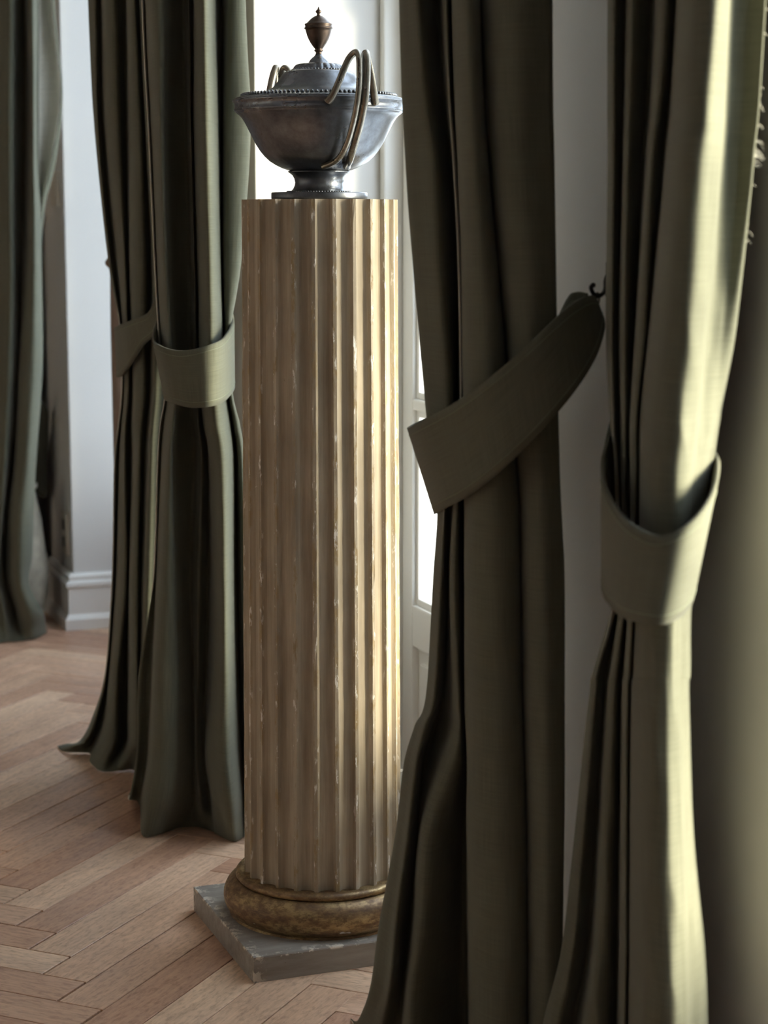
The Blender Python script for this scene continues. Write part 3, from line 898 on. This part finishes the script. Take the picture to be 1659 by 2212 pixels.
# frayed threads on the free edge of the sunlit curtain
fr = bmesh.new()
rf = random.Random(5)
for k in range(26):
    y = rf.choice([rf.uniform(0, 560), rf.uniform(180, 360), rf.uniform(280, 350)])
    x = 1655 + (1629 - 1655) * min(1, y / 350) if y < 350 else 1629 + (1592 - 1629) * (y - 350) / 350
    p0 = at(x - 1, y, 2.035)
    ln = rf.uniform(0.002, 0.007) if not 290 < y < 350 else rf.uniform(0.005, 0.012)
    d = to_world(1, rf.uniform(-0.3, 0.3), 0) - to_world(0, 0, 0)
    p1 = p0 + d.normalized() * ln * 0.6 + Vector((0, 0, rf.uniform(-0.4, 0.6) * ln))
    p2 = p1 + d.normalized() * ln * 0.4 - Vector((0, 0, ln * rf.uniform(0.2, 0.8)))
    me = tube_mesh('t', [p0, p1, p2], [0.0004, 0.0003, 0.00015], 4)
    fr.from_mesh(me); bpy.data.meshes.remove(me)
tag(bobj('frayed_threads', fr, M['lining'], cd), kind='stuff')

# --- far pale curtain
ysE = [0, 200, 350, 450, 600, 800, 1000, 1100, 1200, 1260, 1320]
EE = [
 (5.42, [-80, -80, -80, -82, -84, -86, -90, -92, -95, -95, -98], (-100, 1392)),
 (5.34, [-62, -62, -64, -66, -68, -70, -74, -76, -80, -82, -88], (-90, 1402)),
 (5.40, [-20, -20, -20, -22, -22, -26, -30, -32, -34, -36, -40], (-40, 1396)),
 (5.30, [5, 4, 4, 5, 8, 2, -8, -12, -16, -14, -6], (0, 1388)),
 (5.26, [24, 22, 22, 22, 24, 20, 10, 4, -2, -2, 8], (16, 1386)),
 (5.32, [40, 39, 38, 38, 38, 36, 23, 11, 2, 4, 22], (30, 1385)),
 (5.40, [52, 54, 52, 50, 45, 40, 28, 16, 12, 14, 32], (44, 1384)),
 (5.28, [59, 66, 65, 62, 57, 43, 34, 22, 22, 24, 40], (56, 1383)),
 (5.24, [70, 72, 72, 74, 74, 70, 58, 48, 46, 46, 64], (76, 1380)),
 (5.30, [80, 79, 80, 86, 90, 91, 77, 73, 69, 63, 92], (101, 1366)),
 (5.40, [84, 84, 84, 88, 88, 88, 75, 70, 66, 60, 84], (92, 1362)),
 (5.37, [96, 106, 96, 84, 80, 80, 70, 64, 60, 55, 76], (84, 1364)),
 (5.34, [113, 131, 110, 90, 84, 82, 72, 66, 62, 57, 78], (86, 1368)),
 (5.36, [118, 136, 121, 97, 86, 84, 74, 68, 64, 59, 80], (88, 1366)),
]
curtain('linen_curtain', ysE, EE, M['linen'], 'pale grey-green curtain with an ivory lining showing, beyond the white skirting', lining=(10, 11), seed=21.0)
band('curtain_tieback', [
 (40, 780, 40, 900, 5.56), (80, 850, 70, 1040, 5.60), (104, 890, 92, 1074, 5.66), (122, 940, 111, 1064, 5.70), (130, 985, 125, 1044, 5.74), (130, 1000, 130, 1030, 5.76)],
 'dark hanging tieback tip behind the pale far curtain', M['linen'], seam=0.012)

# ------------------------------------------------------------------ tieback hook
hk = tag(empty('tieback_hook', at(1300, 640, 2.32)), 'small black iron tieback hook with a ring on the wall', 'hook')
def hp(x, y, d): return at(x, y, d) - hk.location
shaft_pts = [hp(1314, 590, 2.36), hp(1308, 605, 2.355), hp(1307, 622, 2.345), hp(1302, 634, 2.335), hp(1291, 640, 2.325), hp(1283, 636, 2.318), hp(1277.5, 626, 2.312), hp(1277, 620, 2.31), hp(1281, 615.5, 2.31)]
link('hook_arm', tube_mesh('hook_arm', spline(shaft_pts, 5), 0.0027, 10), M['iron'], hk, True)
bm = bmesh.new(); bmesh.ops.create_uvsphere(bm, u_segments=12, v_segments=8, radius=0.0032, matrix=Matrix.Translation(hp(1281, 616, 2.31)))
bobj('hook_knob', bm, M['iron'], hk, True)
bm = bmesh.new()
c = hp(1322, 604, 2.37)
add_box(bm, (c.x - 0.004, c.y - 0.012, c.z - 0.022), (c.x + 0.012, c.y + 0.012, c.z + 0.022), 0.003)
bobj('wall_plate', bm, M['iron'], hk)
rp = []
for k in range(17):
    a = 2 * math.pi * k / 16
    rp.append(hp(1290 + 4.5 * math.cos(a), 645 + 13 * math.sin(a), 2.328 + 0.004 * math.cos(a)))
link('ring', tube_mesh('ring', rp, 0.0013, 8), M['brass'], hk, True)

# ------------------------------------------------------------------ things in the far bay
sp = at(258, 800, 4.75); sp.z = 0
st = tag(empty('turned_stand', sp), 'slim brown wooden stand with a ball finial between the reveal and the dark curtain', 'stand')
sprof = [(0.044, 0.0), (0.046, 0.010), (0.042, 0.020), (0.032, 0.032), (0.022, 0.05), (0.018, 0.08), (0.0185, 0.5), (0.0195, 0.9), (0.018, 1.02), (0.0185, 1.035), (0.028, 1.045), (0.030, 1.052), (0.024, 1.062), (0.012, 1.075), (0.009, 1.11), (0.010, 1.13), (0.014, 1.138), (0.010, 1.143)]
link('post', lathe_mesh('post', sprof, 32), M['brownwood'], st, True)
bprof = [(0.004, 1.141)] + [(0.0265 * math.sin(math.pi * i / 14), 1.166 - 0.0265 * math.cos(math.pi * i / 14)) for i in range(1, 14)] + [(0.003, 1.1925)]
link('ball_finial', lathe_mesh('ball_finial', bprof, 32), M['brownwood'], st, True)

cb = tag(empty('dark_cabinet', (0.98, 5.89, 0)), 'tall black cabinet against the wall behind the pale far curtain', 'cabinet')
box('carcass', (-0.15, -0.22, 0.05), (0.10, 0.22, 1.15), M['darkwood'], cb, 0.004)
box('cabinet_top', (-0.165, -0.235, 1.15), (0.11, 0.235, 1.176), M['darkwood'], cb, 0.004)
for sy in (-0.11, 0.11):
    box('cabinet_door', (-0.162, sy - 0.105, 0.07), (-0.15, sy + 0.105, 1.13), M['darkwood'], cb, 0.003)
for sx in (-0.12, 0.07):
    for sy in (-0.19, 0.19):
        box('cabinet_leg', (sx - 0.02, sy - 0.02, 0.0), (sx + 0.02, sy + 0.02, 0.05), M['darkwood'], cb, 0.002)
sw = tag(empty('light_switch', (WX0, 5.49, 1.24)), 'cream light switch plate on the wall beyond the white reveal', 'switch')
box('switch_plate', (-0.010, -0.045, -0.048), (0, 0.045, 0.048), M['plate'], sw, 0.003)
box('rocker', (-0.014, -0.018, -0.022), (-0.009, 0.018, 0.022), M['plate'], sw, 0.002)
so_ = tag(empty('power_outlet', (WX0, 5.475, 0.265)), 'pale power outlet low on the wall above the skirting', 'outlet')
box('outlet_plate', (-0.008, -0.04, -0.06), (0, 0.04, 0.06), M['plate'], so_, 0.003)
for zz in (-0.025, 0.025):
    box('socket', (-0.0095, -0.012, zz - 0.015), (-0.0075, 0.012, zz + 0.015), M['iron'], so_, 0.001)
jp = at(42, 1237, 5.50); jp.z = 0
jar = tag(empty('stoneware_jar', jp), 'mottled pale stoneware jar on the floor behind the far curtain', 'jar')
jprof = [(0.03, 0.002), (0.064, 0.0), (0.066, 0.012), (0.074, 0.08), (0.083, 0.155), (0.084, 0.165), (0.075, 0.23), (0.066, 0.31), (0.054, 0.37), (0.050, 0.39), (0.058, 0.40), (0.058, 0.41), (0.045, 0.41)]
link('jar_body', lathe_mesh('jar_body', jprof, 40), M['jar'], jar, True)
